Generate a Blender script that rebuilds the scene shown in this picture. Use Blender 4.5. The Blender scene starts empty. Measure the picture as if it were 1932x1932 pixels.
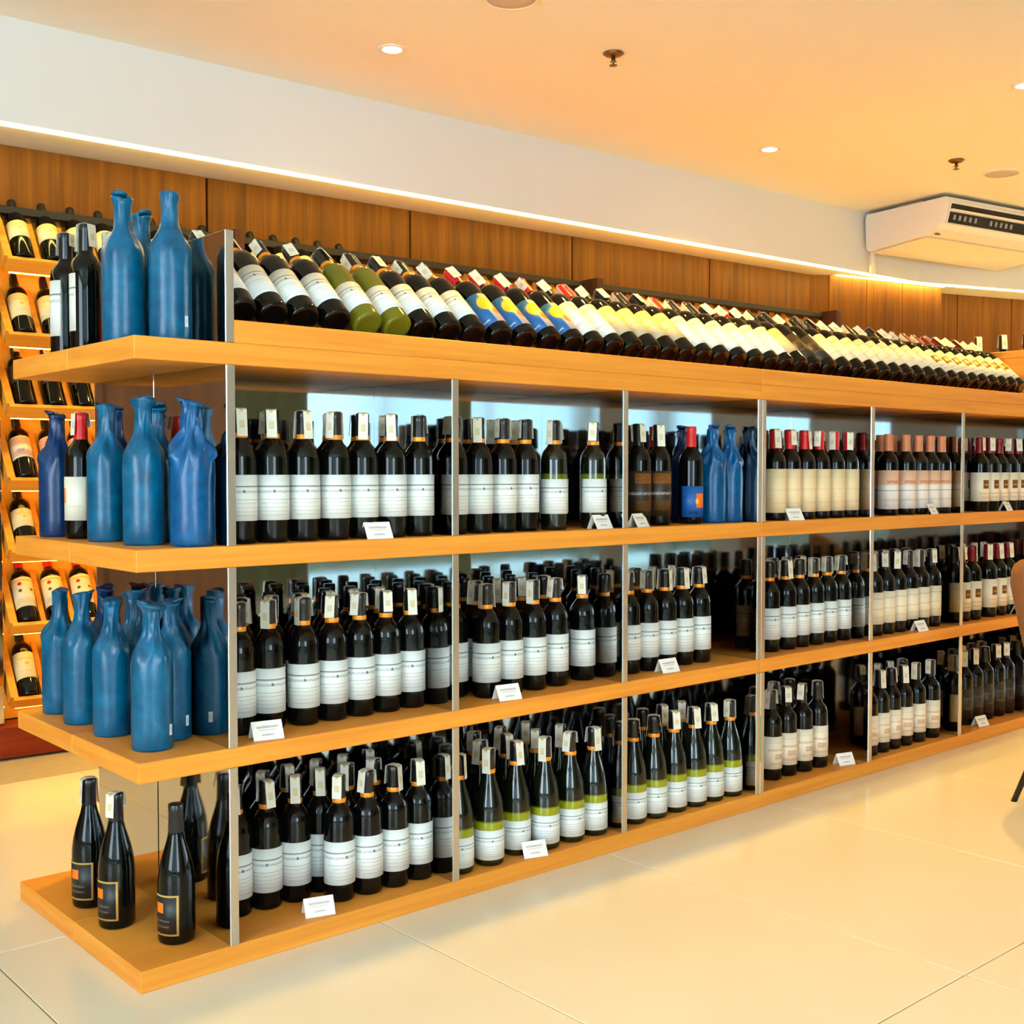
import bpy, math, random
from mathutils import Vector, Matrix
random.seed(7)
S = bpy.context.scene
COL = S.collection
R = math.radians

# ------------------------------------------------------------------ camera, world, light, exposure
cam_d = bpy.data.cameras.new('camera'); cam = bpy.data.objects.new('camera', cam_d); COL.objects.link(cam)
cam_d.sensor_width = 36.0; cam_d.lens = 2230.85 / 1932 * 36.0; cam_d.clip_start = 0.02
cam.location = (-1.0163, -2.3464, 1.0917)
cam.rotation_euler = (R(90 - 1.9211), 0, R(48.9048 - 90))
S.camera = cam

W = bpy.data.worlds.new('daylight'); S.world = W; W.use_nodes = True
bgn = W.node_tree.nodes['Background']
bgn.inputs['Color'].default_value = (0.80, 0.92, 1.0, 1)
bgn.inputs['Strength'].default_value = 11.5

def portal(name, loc, rot, sx, sy):
    l = bpy.data.lights.new(name, 'AREA'); l.shape = 'RECTANGLE'; l.size = sx; l.size_y = sy
    l.cycles.is_portal = True
    o = bpy.data.objects.new(name, l); COL.objects.link(o); o.location = loc; o.rotation_euler = rot
# daylight comes in through the shop windows behind the camera (front wall y=-6, left wall x=-5)
FRONT_WINDOWS = [(-4.95, -2.45), (-2.2, -0.3)]      # the first is filmed pale blue
LEFT_WINDOWS = [(-5.95, -4.35), (-3.7, -1.0)]       # the first is filmed pale blue
WZ0, WZ1 = 0.45, 2.60
def fz0(a): return 0.03 if a in (-4.95, -5.95) else WZ0   # filmed shopfront panes reach the floor
def fz1(a): return WZ1
for a, b in FRONT_WINDOWS:
    portal('daylight_portal', ((a + b) / 2, -6.0, (fz0(a) + fz1(a)) / 2), (R(90), 0, 0), b - a, fz1(a) - fz0(a))
for a, b in LEFT_WINDOWS:
    portal('daylight_portal', (-5.0, (a + b) / 2, (fz0(a) + WZ1) / 2), (R(90), 0, R(-90)), b - a, WZ1 - fz0(a))

WARM = (1.0, 0.575, 0.07)
DOWNLIGHT_W = 130.0
LED_STRENGTH = 34.0
RACK_LED = 11.0
S.view_settings.view_transform = 'Standard'
S.view_settings.look = 'None'
S.view_settings.exposure = 0.55
S.view_settings.gamma = 1.0
S.view_settings.use_curve_mapping = False
S.cycles.use_denoising = True
S.cycles.max_bounces = 6; S.cycles.diffuse_bounces = 3; S.cycles.glossy_bounces = 4
S.cycles.adaptive_threshold = 0.04
S.cycles.light_sampling_threshold = 0.03; S.cycles.use_light_tree = False
S.cycles.transparent_max_bounces = 8
S.cycles.caustics_reflective = False; S.cycles.caustics_refractive = False
S.cycles.sample_clamp_indirect = 6.0

# ------------------------------------------------------------------ helpers
def lin(c):
    return tuple(((v / 255) / 12.92 if v / 255 <= 0.04045 else ((v / 255 + 0.055) / 1.055) ** 2.4) for v in c)

def new_mat(name):
    m = bpy.data.materials.new(name); m.use_nodes = True
    nt = m.node_tree
    return m, nt, nt.nodes['Principled BSDF']

def plain(name, rgb, rough=0.5, metal=0.0, spec=0.5, coat=0.0, vary=0.0, scale=12.0, bump=0.0):
    m, nt, b = new_mat(name)
    c = lin(rgb)
    b.inputs['Roughness'].default_value = rough; b.inputs['Metallic'].default_value = metal
    b.inputs['Specular IOR Level'].default_value = spec; b.inputs['Coat Weight'].default_value = coat
    tc = nt.nodes.new('ShaderNodeTexCoord')
    n = nt.nodes.new('ShaderNodeTexNoise'); n.inputs['Scale'].default_value = scale; n.inputs['Detail'].default_value = 4
    nt.links.new(tc.outputs['Object'], n.inputs['Vector'])
    mx = nt.nodes.new('ShaderNodeMix'); mx.data_type = 'RGBA'
    mx.inputs[6].default_value = (*[v * (1 - vary) for v in c], 1); mx.inputs[7].default_value = (*[min(1, v * (1 + vary)) for v in c], 1)
    nt.links.new(n.outputs['Fac'], mx.inputs[0]); nt.links.new(mx.outputs[2], b.inputs['Base Color'])
    if bump:
        bp = nt.nodes.new('ShaderNodeBump'); bp.inputs['Strength'].default_value = bump; bp.inputs['Distance'].default_value = 0.01
        nt.links.new(n.outputs['Fac'], bp.inputs['Height']); nt.links.new(bp.outputs['Normal'], b.inputs['Normal'])
    return m

def wood(name, dark, light, scale, rough=0.4, coat=0.0):
    m, nt, b = new_mat(name)
    b.inputs['Roughness'].default_value = rough; b.inputs['Coat Weight'].default_value = coat; b.inputs['Specular IOR Level'].default_value = 0.2
    tc = nt.nodes.new('ShaderNodeTexCoord')
    mp = nt.nodes.new('ShaderNodeMapping'); mp.inputs['Scale'].default_value = scale
    oi = nt.nodes.new('ShaderNodeObjectInfo')
    ad = nt.nodes.new('ShaderNodeVectorMath'); ad.operation = 'MULTIPLY_ADD'
    ad.inputs[1].default_value = (7.3, 5.1, 3.7)
    nt.links.new(oi.outputs['Random'], ad.inputs[0]); nt.links.new(tc.outputs['Object'], ad.inputs[2])
    nt.links.new(ad.outputs[0], mp.inputs['Vector'])
    n1 = nt.nodes.new('ShaderNodeTexNoise'); n1.inputs['Scale'].default_value = 1.0; n1.inputs['Detail'].default_value = 6; n1.inputs['Roughness'].default_value = 0.62
    n1.inputs['Distortion'].default_value = 0.35
    nt.links.new(mp.outputs['Vector'], n1.inputs['Vector'])
    rp = nt.nodes.new('ShaderNodeValToRGB')
    rp.color_ramp.elements[0].position = 0.30; rp.color_ramp.elements[0].color = (*lin(dark), 1)
    rp.color_ramp.elements[1].position = 0.68; rp.color_ramp.elements[1].color = (*lin(light), 1)
    nt.links.new(n1.outputs['Fac'], rp.inputs['Fac']); nt.links.new(rp.outputs['Color'], b.inputs['Base Color'])
    bp = nt.nodes.new('ShaderNodeBump'); bp.inputs['Strength'].default_value = 0.06; bp.inputs['Distance'].default_value = 0.004
    nt.links.new(n1.outputs['Fac'], bp.inputs['Height']); nt.links.new(bp.outputs['Normal'], b.inputs['Normal'])
    return m

def emit(name, rgb, strength):
    m, nt, b = new_mat(name)
    b.inputs['Base Color'].default_value = (*rgb, 1)
    b.inputs['Emission Color'].default_value = (*rgb, 1); b.inputs['Emission Strength'].default_value = strength; m.cycles.emission_sampling = 'FRONT'
    return m

def printed(name, base, rects, rough=0.45):
    """paper with flat print: rects = (u0,u1,v0,v1,rgb,kind) in label UV, kind 's' solid or 't' broken like small type"""
    m, nt, b = new_mat(name)
    b.inputs['Roughness'].default_value = rough
    uv = nt.nodes.new('ShaderNodeUVMap'); sp = nt.nodes.new('ShaderNodeSeparateXYZ')
    nt.links.new(uv.outputs['UV'], sp.inputs[0])
    def M(op, a, bb):
        q = nt.nodes.new('ShaderNodeMath'); q.operation = op
        for i, v in enumerate((a, bb)):
            if isinstance(v, (int, float)): q.inputs[i].default_value = v
            else: nt.links.new(v, q.inputs[i])
        return q.outputs[0]
    wv = None
    col = None
    for (u0, u1, v0, v1, rgb, kind) in rects:
        f = M('MULTIPLY', M('MULTIPLY', M('GREATER_THAN', sp.outputs[0], u0), M('LESS_THAN', sp.outputs[0], u1)),
              M('MULTIPLY', M('GREATER_THAN', sp.outputs[1], v0), M('LESS_THAN', sp.outputs[1], v1)))
        if kind == 't':
            if wv is None:
                nz = nt.nodes.new('ShaderNodeTexNoise'); nz.inputs['Scale'].default_value = 1.0; nz.inputs['Detail'].default_value = 1
                mp = nt.nodes.new('ShaderNodeMapping'); mp.inputs['Scale'].default_value = (70, 34, 1)
                nt.links.new(uv.outputs['UV'], mp.inputs[0]); nt.links.new(mp.outputs[0], nz.inputs['Vector'])
                wv = M('GREATER_THAN', nz.outputs['Fac'], 0.47)
            f = M('MULTIPLY', f, wv)
        if kind == 'o':   # round spot
            cu, cv = (u0 + u1) / 2, (v0 + v1) / 2
            du = M('DIVIDE', M('SUBTRACT', sp.outputs[0], cu), (u1 - u0) / 2); dv = M('DIVIDE', M('SUBTRACT', sp.outputs[1], cv), (v1 - v0) / 2)
            f = M('LESS_THAN', M('ADD', M('MULTIPLY', du, du), M('MULTIPLY', dv, dv)), 1.0)
        mx = nt.nodes.new('ShaderNodeMix'); mx.data_type = 'RGBA'
        nt.links.new(f, mx.inputs[0])
        if col is None: mx.inputs[6].default_value = (*lin(base), 1)
        else: nt.links.new(col, mx.inputs[6])
        mx.inputs[7].default_value = (*lin(rgb), 1)
        col = mx.outputs[2]
    if col is None: b.inputs['Base Color'].default_value = (*lin(base), 1)
    else: nt.links.new(col, b.inputs['Base Color'])
    return m

def mesh(name, verts, faces, mat, smooth=False, uvs=None):
    me = bpy.data.meshes.new(name); me.from_pydata(verts, [], faces); me.update()
    if uvs is not None:
        l = me.uv_layers.new(name='UVMap')
        for lp in me.loops: l.data[lp.index].uv = uvs[lp.vertex_index]
    if mat: me.materials.append(mat)
    if smooth: me.shade_smooth()
    return me

def link(name, me, parent=None, loc=(0, 0, 0), rot=(0, 0, 0), label=None):
    o = bpy.data.objects.new(name, me); COL.objects.link(o)
    o.location = loc; o.rotation_euler = rot
    if parent: o.parent = parent
    if label: o['label'] = label
    return o

def tag(o, label, cat, group=None):
    o['label'] = label; o['category'] = cat
    if group: o['group'] = group
    return o

def struct(o):
    o['kind'] = 'structure'; return o

def empty(name, loc=(0, 0, 0), rot=(0, 0, 0)):
    o = bpy.data.objects.new(name, None); COL.objects.link(o)
    o.empty_display_size = 0.05; o.location = loc; o.rotation_euler = rot
    return o

def bevel_box(x0, x1, y0, y1, z0, z1, b=0.002):
    """box with chamfered edges: 24 verts"""
    b = min(b, (x1 - x0) / 3, (y1 - y0) / 3, (z1 - z0) / 3)
    V = []; idx = {}
    for i, (X, sx) in enumerate(((x0, 1), (x1, -1))):
        for j, (Y, sy) in enumerate(((y0, 1), (y1, -1))):
            for k, (Z, sz) in enumerate(((z0, 1), (z1, -1))):
                idx[i, j, k, 0] = len(V); V.append((X, Y + sy * b, Z + sz * b))
                idx[i, j, k, 1] = len(V); V.append((X + sx * b, Y, Z + sz * b))
                idx[i, j, k, 2] = len(V); V.append((X + sx * b, Y + sy * b, Z))
    F = []
    for i in (0, 1): F.append([idx[i, 0, 0, 0], idx[i, 1, 0, 0], idx[i, 1, 1, 0], idx[i, 0, 1, 0]])
    for j in (0, 1): F.append([idx[0, j, 0, 1], idx[1, j, 0, 1], idx[1, j, 1, 1], idx[0, j, 1, 1]])
    for k in (0, 1): F.append([idx[0, 0, k, 2], idx[1, 0, k, 2], idx[1, 1, k, 2], idx[0, 1, k, 2]])
    for j in (0, 1):
        for k in (0, 1): F.append([idx[0, j, k, 1], idx[1, j, k, 1], idx[1, j, k, 2], idx[0, j, k, 2]])
    for i in (0, 1):
        for k in (0, 1): F.append([idx[i, 0, k, 0], idx[i, 1, k, 0], idx[i, 1, k, 2], idx[i, 0, k, 2]])
    for i in (0, 1):
        for j in (0, 1): F.append([idx[i, j, 0, 0], idx[i, j, 1, 0], idx[i, j, 1, 1], idx[i, j, 0, 1]])
    for i in (0, 1):
        for j in (0, 1):
            for k in (0, 1): F.append([idx[i, j, k, 0], idx[i, j, k, 1], idx[i, j, k, 2]])
    return V, F

def fix_normals(me):
    import bmesh
    bm = bmesh.new(); bm.from_mesh(me); bmesh.ops.recalc_face_normals(bm, faces=bm.faces); bm.to_mesh(me); bm.free()
    return me

def box(name, x0, x1, y0, y1, z0, z1, mat, parent=None, b=0.002, label=None, loc=(0, 0, 0), rot=(0, 0, 0)):
    V, F = bevel_box(x0, x1, y0, y1, z0, z1, b)
    return link(name, fix_normals(mesh(name, V, F, mat)), parent, loc, rot, label)

def prism(name, pts, axis, a0, a1, mat, parent=None, label=None, loc=(0, 0, 0), rot=(0, 0, 0)):
    """polygon extruded along axis: 'x' uses (y,z) points, 'z' uses (x,y) points"""
    n = len(pts)
    if axis == 'x': V = [(a0, p[0], p[1]) for p in pts] + [(a1, p[0], p[1]) for p in pts]
    elif axis == 'z': V = [(p[0], p[1], a0) for p in pts] + [(p[0], p[1], a1) for p in pts]
    else: V = [(p[0], a0, p[1]) for p in pts] + [(p[0], a1, p[1]) for p in pts]
    F = [list(range(n)), list(range(n, 2 * n))] + [[i, (i + 1) % n, n + (i + 1) % n, n + i] for i in range(n)]
    return link(name, fix_normals(mesh(name, V, F, mat)), parent, loc, rot, label)

def lathe(prof, seg=28, wob=None):
    V = []; F = []; rings = []
    for (r, z) in prof:
        if r < 1e-6:
            rings.append([len(V)]); V.append((0, 0, z))
        else:
            ring = []
            for s in range(seg):
                a = 2 * math.pi * s / seg
                rr, zz = (r, z) if wob is None else wob(r, z, a)
                ring.append(len(V)); V.append((rr * math.cos(a), rr * math.sin(a), zz))
            rings.append(ring)
    for A, B in zip(rings, rings[1:]):
        if len(A) == 1 and len(B) == 1: continue
        for s in range(seg):
            t = (s + 1) % seg
            if len(A) == 1: F.append([A[0], B[t], B[s]])
            elif len(B) == 1: F.append([A[s], A[t], B[0]])
            else: F.append([A[s], A[t], B[t], B[s]])
    return V, F

def lathe_mesh(name, prof, mat, seg=28, wob=None):
    V, F = lathe(prof, seg, wob)
    me = fix_normals(mesh(name, V, F, mat)); me.shade_smooth()
    return me

def sharpen(me, ang=40):
    me.set_sharp_from_angle(angle=R(ang)) if hasattr(me, 'set_sharp_from_angle') else None
    return me

# ------------------------------------------------------------------ materials
M = {}
M['oak'] = wood('light_oak', (224, 138, 48), (245, 164, 62), (1.5, 3.2, 40), 0.45, 0.0)
M['oak_rack'] = wood('rack_oak', (226, 142, 40), (246, 172, 60), (1.5, 22, 30), 0.45)
M['teak'] = wood('teak_panel', (80, 44, 2), (122, 70, 4), (26, 26, 1.1), 0.5, 0.0)
M['walnut'] = wood('dark_walnut', (48, 26, 14), (78, 44, 24), (20, 20, 1.5), 0.5)
M['plinth'] = wood('red_plinth', (112, 36, 14), (150, 56, 22), (1.5, 20, 20), 0.45)
M['ceiling'] = plain('ceiling_paint', (234, 237, 230), 0.9, vary=0.02, scale=3)
M['soffit'] = plain('soffit_paint', (226, 228, 224), 0.9, vary=0.02, scale=3)
M['wall'] = plain('wall_paint', (222, 216, 204), 0.9, vary=0.03, scale=3)
M['olive'] = plain('olive_panel', (122, 124, 92), 0.7, vary=0.08, scale=3)
M['tile'] = plain('cream_tile', (236, 224, 198), 0.22, spec=0.4, vary=0.05, scale=2.2)
M['grout'] = plain('grout', (176, 160, 130), 0.9, vary=0.1, scale=30)
M['black'] = plain('matt_black', (22, 20, 20), 0.5, vary=0.2)
M['white_plastic'] = plain('white_plastic', (236, 230, 218), 0.45, vary=0.02)
M['dark_slot'] = plain('dark_slot', (14, 14, 16), 0.6, vary=0.1)
M['grey_knob'] = plain('grey_vane', (150, 150, 150), 0.5, vary=0.05)
M['brass'] = plain('sprinkler_metal', (120, 92, 60), 0.35, metal=0.8, vary=0.1)
M['fabric'] = plain('taupe_fabric', (150, 104, 66), 0.9, vary=0.18, scale=60, bump=0.3)
M['aluminium'] = plain('aluminium', (200, 202, 205), 0.3, metal=1.0, vary=0.03)
M['curtain'] = plain('green_brown_curtain', (104, 110, 82), 0.9, vary=0.2, scale=5)

def steel():
    m, nt, b = new_mat('polished_steel')
    b.inputs['Metallic'].default_value = 1.0
    tc = nt.nodes.new('ShaderNodeTexCoord'); mp = nt.nodes.new('ShaderNodeMapping'); mp.inputs['Scale'].default_value = (60, 60, 1.5)
    n = nt.nodes.new('ShaderNodeTexNoise'); n.inputs['Scale'].default_value = 1; n.inputs['Detail'].default_value = 3
    nt.links.new(tc.outputs['Object'], mp.inputs[0]); nt.links.new(mp.outputs[0], n.inputs['Vector'])
    mr = nt.nodes.new('ShaderNodeMapRange'); mr.inputs['To Min'].default_value = 0.03; mr.inputs['To Max'].default_value = 0.07
    nt.links.new(n.outputs['Fac'], mr.inputs[0]); nt.links.new(mr.outputs[0], b.inputs['Roughness'])
    b.inputs['Base Color'].default_value = (0.58, 0.58, 0.57, 1)
    return m
M['steel'] = steel()

M['edge'] = plain('brushed_edge', (206, 196, 182), 0.34, metal=0.85, vary=0.06, scale=8)

def glass_dark(name, rgb, rough=0.06):
    m, nt, b = new_mat(name)
    b.inputs['Base Color'].default_value = (*lin(rgb), 1); b.inputs['Roughness'].default_value = rough
    b.inputs['Specular IOR Level'].default_value = 0.32; b.inputs['IOR'].default_value = 1.45
    return m
M['glass_black'] = glass_dark('black_green_glass', (8, 9, 7))
M['glass_olive'] = glass_dark('olive_glass', (108, 104, 22))

def glow_band_glass(name, low, high, z, zb=-1.0):
    """green glass: light coming through is painted as a paler band round the lower body"""
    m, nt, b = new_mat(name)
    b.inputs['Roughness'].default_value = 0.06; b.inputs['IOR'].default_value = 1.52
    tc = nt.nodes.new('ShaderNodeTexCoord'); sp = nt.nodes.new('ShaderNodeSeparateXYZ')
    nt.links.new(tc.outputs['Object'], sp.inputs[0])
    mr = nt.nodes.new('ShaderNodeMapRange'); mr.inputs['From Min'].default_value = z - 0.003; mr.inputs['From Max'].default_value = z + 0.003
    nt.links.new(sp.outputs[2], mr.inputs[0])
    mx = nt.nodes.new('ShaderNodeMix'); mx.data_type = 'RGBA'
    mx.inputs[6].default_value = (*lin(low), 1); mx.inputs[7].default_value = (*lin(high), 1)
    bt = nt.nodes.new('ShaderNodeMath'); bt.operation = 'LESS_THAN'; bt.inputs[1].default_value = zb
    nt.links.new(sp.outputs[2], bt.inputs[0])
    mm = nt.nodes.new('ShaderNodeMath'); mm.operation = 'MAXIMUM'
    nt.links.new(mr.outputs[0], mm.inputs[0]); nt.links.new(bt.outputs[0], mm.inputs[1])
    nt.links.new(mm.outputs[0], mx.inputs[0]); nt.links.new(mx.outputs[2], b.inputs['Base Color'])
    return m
M['glass_green'] = glow_band_glass('green_glass', (146, 152, 20), (13, 18, 7), 0.118, 0.017)  # yellow-green band is light through the glass, put into its colour
M['foil_black'] = plain('black_foil', (20, 20, 23), 0.28, vary=0.1)
M['foil_red'] = plain('red_foil', (206, 24, 26), 0.32, vary=0.1)
M['foil_darkred'] = plain('dark_red_foil', (128, 14, 26), 0.3, vary=0.1)
M['foil_salmon'] = plain('salmon_foil', (216, 132, 88), 0.3, vary=0.1)
M['gold'] = plain('gold_band', (240, 146, 30), 0.35, metal=0.2, vary=0.08)
M['strip'] = printed('tax_strip_paper', (226, 222, 204), [(0.25, 0.75, 0.1, 0.2, (200, 180, 110), 't'), (0.3, 0.7, 0.3, 0.4, (196, 190, 120), 'o'), (0.25, 0.75, 0.8, 0.9, (200, 180, 110), 't')], 0.6)

def wrap_mat(name, a, b_):
    m, nt, b = new_mat(name)
    tc = nt.nodes.new('ShaderNodeTexCoord'); oi = nt.nodes.new('ShaderNodeObjectInfo')
    ad = nt.nodes.new('ShaderNodeVectorMath'); ad.operation = 'MULTIPLY_ADD'; ad.inputs[1].default_value = (9, 7, 5)
    nt.links.new(oi.outputs['Random'], ad.inputs[0]); nt.links.new(tc.outputs['Object'], ad.inputs[2])
    n = nt.nodes.new('ShaderNodeTexNoise'); n.inputs['Scale'].default_value = 16; n.inputs['Detail'].default_value = 4; n.inputs['Distortion'].default_value = 1.2
    nt.links.new(ad.outputs[0], n.inputs['Vector'])
    rp = nt.nodes.new('ShaderNodeValToRGB')
    rp.color_ramp.elements[0].position = 0.3; rp.color_ramp.elements[0].color = (*lin(a), 1)
    rp.color_ramp.elements[1].position = 0.7; rp.color_ramp.elements[1].color = (*lin(b_), 1)
    e = rp.color_ramp.elements.new(0.86); e.color = (*lin((150, 140, 170)), 1)
    nt.links.new(n.outputs['Fac'], rp.inputs['Fac']); nt.links.new(rp.outputs['Color'], b.inputs['Base Color'])
    b.inputs['Roughness'].default_value = 0.28; b.inputs['Specular IOR Level'].default_value = 0.36
    n2 = nt.nodes.new('ShaderNodeTexNoise'); n2.inputs['Scale'].default_value = 38; n2.inputs['Detail'].default_value = 3; n2.inputs['Distortion'].default_value = 2.0
    nt.links.new(ad.outputs[0], n2.inputs['Vector'])
    bp = nt.nodes.new('ShaderNodeBump'); bp.inputs['Strength'].default_value = 0.16; bp.inputs['Distance'].default_value = 0.003
    nt.links.new(n2.outputs['Fac'], bp.inputs['Height']); nt.links.new(bp.outputs['Normal'], b.inputs['Normal'])
    return m
M['wrap'] = wrap_mat('blue_wrap', (0, 68, 104), (0, 98, 138))
M['wrap_royal'] = wrap_mat('royal_blue_wrap', (0, 64, 112), (0, 88, 144))
M['wrap_navy'] = wrap_mat('navy_wrap', (2, 38, 80), (6, 54, 104))

GR = (172, 178, 174); DK = (112, 118, 116); PALE = (204, 205, 199)
estate = [(0, 1, 0.735, 0.76, DK, 's'), (0, 1, 0.72, 0.727, GR, 's'), (0.05, 0.95, 0.60, 0.66, GR, 't'), (0.475, 0.515, 0.605, 0.675, (104, 104, 104), 'o'),
          (0.15, 0.85, 0.45, 0.465, GR, 's'), (0.25, 0.75, 0.36, 0.40, PALE, 't'), (0.2, 0.8, 0.28, 0.295, PALE, 's'), (0.2, 0.8, 0.19, 0.205, PALE, 's'), (0.3, 0.7, 0.10, 0.13, PALE, 't')]
P = {}
P['estate'] = printed('estate_label', (228, 232, 228), estate)
P['estate_blank'] = printed('estate_label_back', (222, 226, 222), estate[:3])
P['cream'] = printed('cream_label', (240, 216, 170), [(0, 1, 0.80, 0.808, (224, 186, 138), 's'), (0.2, 0.8, 0.5, 0.55, (230, 198, 150), 't'), (0.3, 0.7, 0.2, 0.24, (226, 196, 150), 't')])
P['salmon'] = printed('salmon_white_label', (236, 230, 222), [(0, 1, 0.62, 1.0, (236, 190, 158), 's'), (0.3, 0.7, 0.66, 0.74, (200, 120, 80), 't'), (0, 1, 0.47, 0.485, (120, 110, 104), 's'), (0.2, 0.8, 0.2, 0.26, (206, 200, 194), 't')])
P['square'] = printed('brown_square_label', (240, 228, 202), [(0.40, 0.60, 0.44, 0.74, (112, 66, 20), 's'), (0.43, 0.57, 0.55, 0.60, (190, 140, 60), 's'), (0.3, 0.7, 0.25, 0.3, (200, 186, 156), 't'), (0.35, 0.65, 0.12, 0.16, (200, 186, 156), 't')])
P['sun'] = printed('blue_sun_label', (20, 98, 168), [(0.52, 1.0, 0.0, 1.0, (206, 176, 158), 's'), (0.38, 0.72, 0.42, 0.86, (250, 178, 20), 'o'), (0.56, 0.80, 0.28, 0.52, (238, 122, 20), 'o'), (0.15, 0.40, 0.1, 0.14, (210, 220, 230), 't')])
P['orange'] = printed('blue_orange_square_label', (8, 86, 164), [(0.40, 0.64, 0.30, 0.76, (246, 112, 18), 's'), (0.38, 0.46, 0.42, 0.60, (250, 190, 60), 'o'), (0.2, 0.45, 0.1, 0.2, (4, 40, 90), 't')])
P['brown'] = printed('dark_brown_label', (40, 28, 14), [(0.2, 0.8, 0.72, 0.95, (150, 84, 16), 't'), (0, 1, 0.47, 0.53, (150, 150, 150), 't'), (0.2, 0.8, 0.12, 0.34, (92, 56, 20), 't')])
P['sketch'] = printed('cream_sketch_label', (240, 228, 204), [(0.2, 0.8, 0.55, 0.62, (206, 170, 130), 't'), (0.38, 0.62, 0.30, 0.46, (188, 150, 110), 't'), (0.25, 0.75, 0.14, 0.2, (216, 190, 156), 't'), (0.1, 0.9, 0.8, 0.83, (222, 200, 170), 't')])
P['ivory'] = printed('ivory_label', (238, 226, 198), [(0.2, 0.8, 0.78, 0.82, (196, 178, 140), 't'), (0.25, 0.75, 0.45, 0.50, (208, 192, 160), 't'), (0.3, 0.7, 0.2, 0.24, (210, 196, 168), 't')])
P['tan'] = printed('tan_label', (212, 190, 144), [(0.2, 0.8, 0.7, 0.75, (176, 150, 104), 't'), (0.2, 0.8, 0.4, 0.44, (186, 160, 116), 't')])
P['white'] = printed('plain_white_label', (246, 240, 230), [(0.2, 0.8, 0.82, 0.88, (230, 180, 140), 't'), (0.1, 0.9, 0.52, 0.53, (160, 156, 150), 's'), (0.3, 0.7, 0.25, 0.3, (206, 202, 196), 't')])
P['dark'] = printed('charcoal_label', (44, 38, 32), [(0.2, 0.8, 0.62, 0.7, (96, 70, 40), 't'), (0.3, 0.7, 0.3, 0.36, (96, 80, 60), 't')])
P['gold'] = printed('black_gold_frame_label', (24, 26, 28), [(0, 1, 0.955, 1.0, (206, 164, 84), 's'), (0, 1, 0, 0.045, (206, 164, 84), 's'), (0, 0.06, 0, 1, (206, 164, 84), 's'), (0.94, 1.0, 0, 1, (206, 164, 84), 's'),
                   (0.30, 0.58, 0.55, 0.80, (238, 120, 16), 's'), (0.25, 0.75, 0.34, 0.38, (120, 110, 90), 't'), (0.25, 0.75, 0.2, 0.24, (120, 110, 90), 't')])
P['rack'] = printed('cream_rack_label', (242, 220, 160), [(0.3, 0.7, 0.72, 0.76, (214, 176, 70), 't'), (0.45, 0.55, 0.5, 0.6, (214, 170, 60), 'o'), (0.3, 0.7, 0.25, 0.29, (214, 190, 130), 't')])
P['floral'] = printed('floral_rack_label', (244, 220, 180), [(0.1, 0.9, 0.1, 0.95, (206, 140, 120), 't'), (0.2, 0.8, 0.35, 0.6, (244, 220, 180), 's'), (0.3, 0.5, 0.2, 0.4, (150, 90, 110), 't')])
P['crest'] = printed('crest_rack_label', (240, 222, 176), [(0.15, 0.85, 0.86, 0.93, (206, 170, 60), 't'), (0.3, 0.42, 0.72, 0.84, (206, 50, 30), 'o'), (0.3, 0.4, 0.5, 0.6, (60, 70, 40), 'o'), (0.62, 0.72, 0.52, 0.62, (90, 100, 50), 'o'), (0.2, 0.8, 0.12, 0.3, (226, 196, 140), 't')])
P['card'] = printed('price_card_paper', (250, 246, 236), [(0.15, 0.85, 0.62, 0.74, (150, 146, 140), 't'), (0.2, 0.8, 0.50, 0.56, (186, 182, 174), 't'), (0.3, 0.7, 0.22, 0.32, (160, 156, 150), 't')], 0.5)
P['card_back'] = printed('price_card_blank', (240, 236, 228), [], 0.5)
P['dark_end'] = printed('grey_cream_end_label', (226, 222, 204), [(0.0, 0.30, 0.40, 0.74, (246, 140, 22), 's'), (0.4, 0.9, 0.3, 0.34, (206, 202, 190), 't')])

# ------------------------------------------------------------------ bottle part meshes (shared)
BORD = [(0, .004), (.026, .002), (.033, .000), (.0365, .003), (.0383, .010), (.0383, .190), (.0376, .200), (.0345, .212), (.0285, .222), (.0215, .230), (.0168, .2385), (.0150, .248),
        (.0142, .286), (.0156, .288), (.0156, .300), (.0140, .3025), (0, .3025)]
BURG = [(0, .004), (.028, .002), (.036, .000), (.0398, .003), (.0412, .010), (.0412, .128), (.0405, .142), (.0375, .164), (.0325, .186), (.0262, .207), (.0205, .225), (.0168, .243), (.0150, .262),
        (.0146, .290), (.0158, .292), (.0158, .303), (.0142, .3055), (0, .3055)]
SHAPES = {'bord': BORD, 'burg': BURG}
GLASS = {}
def glass(shape, mat):
    k = (shape, mat)
    if k not in GLASS: GLASS[k] = lathe_mesh('glass_body', SHAPES[shape], M[mat], 28)
    return GLASS[k]
NECK = {'bord': (.0158, .0168, .2395, .3035), 'burg': (.0160, .0172, .2440, .3065)}
CAPS = {}
def capsule(shape, mat):
    k = (shape, mat)
    if k not in CAPS:
        rt, rb, z0, z1 = NECK[shape]
        CAPS[k] = lathe_mesh('capsule', [(rb - .0004, z0), (rb, z0 + .002), (rt - .0002, z1 - .018), (rt + .0006, z1 - .016), (rt + .0006, z1 - .002), (rt - .001, z1), (0, z1 + .0006)], M[mat], 20)
    return CAPS[k]
RINGS = {}
def ring(shape):
    if shape not in RINGS:
        rt, rb, z0, z1 = NECK[shape]
        RINGS[shape] = lathe_mesh('neck_band', [(rb + .0003, z0 - .001), (rb + .0007, z0), (rb + .0007, z0 + .009), (rb + .0003, z0 + .010)], M['gold'], 20)
    return RINGS[shape]
LABELS = {}
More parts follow.
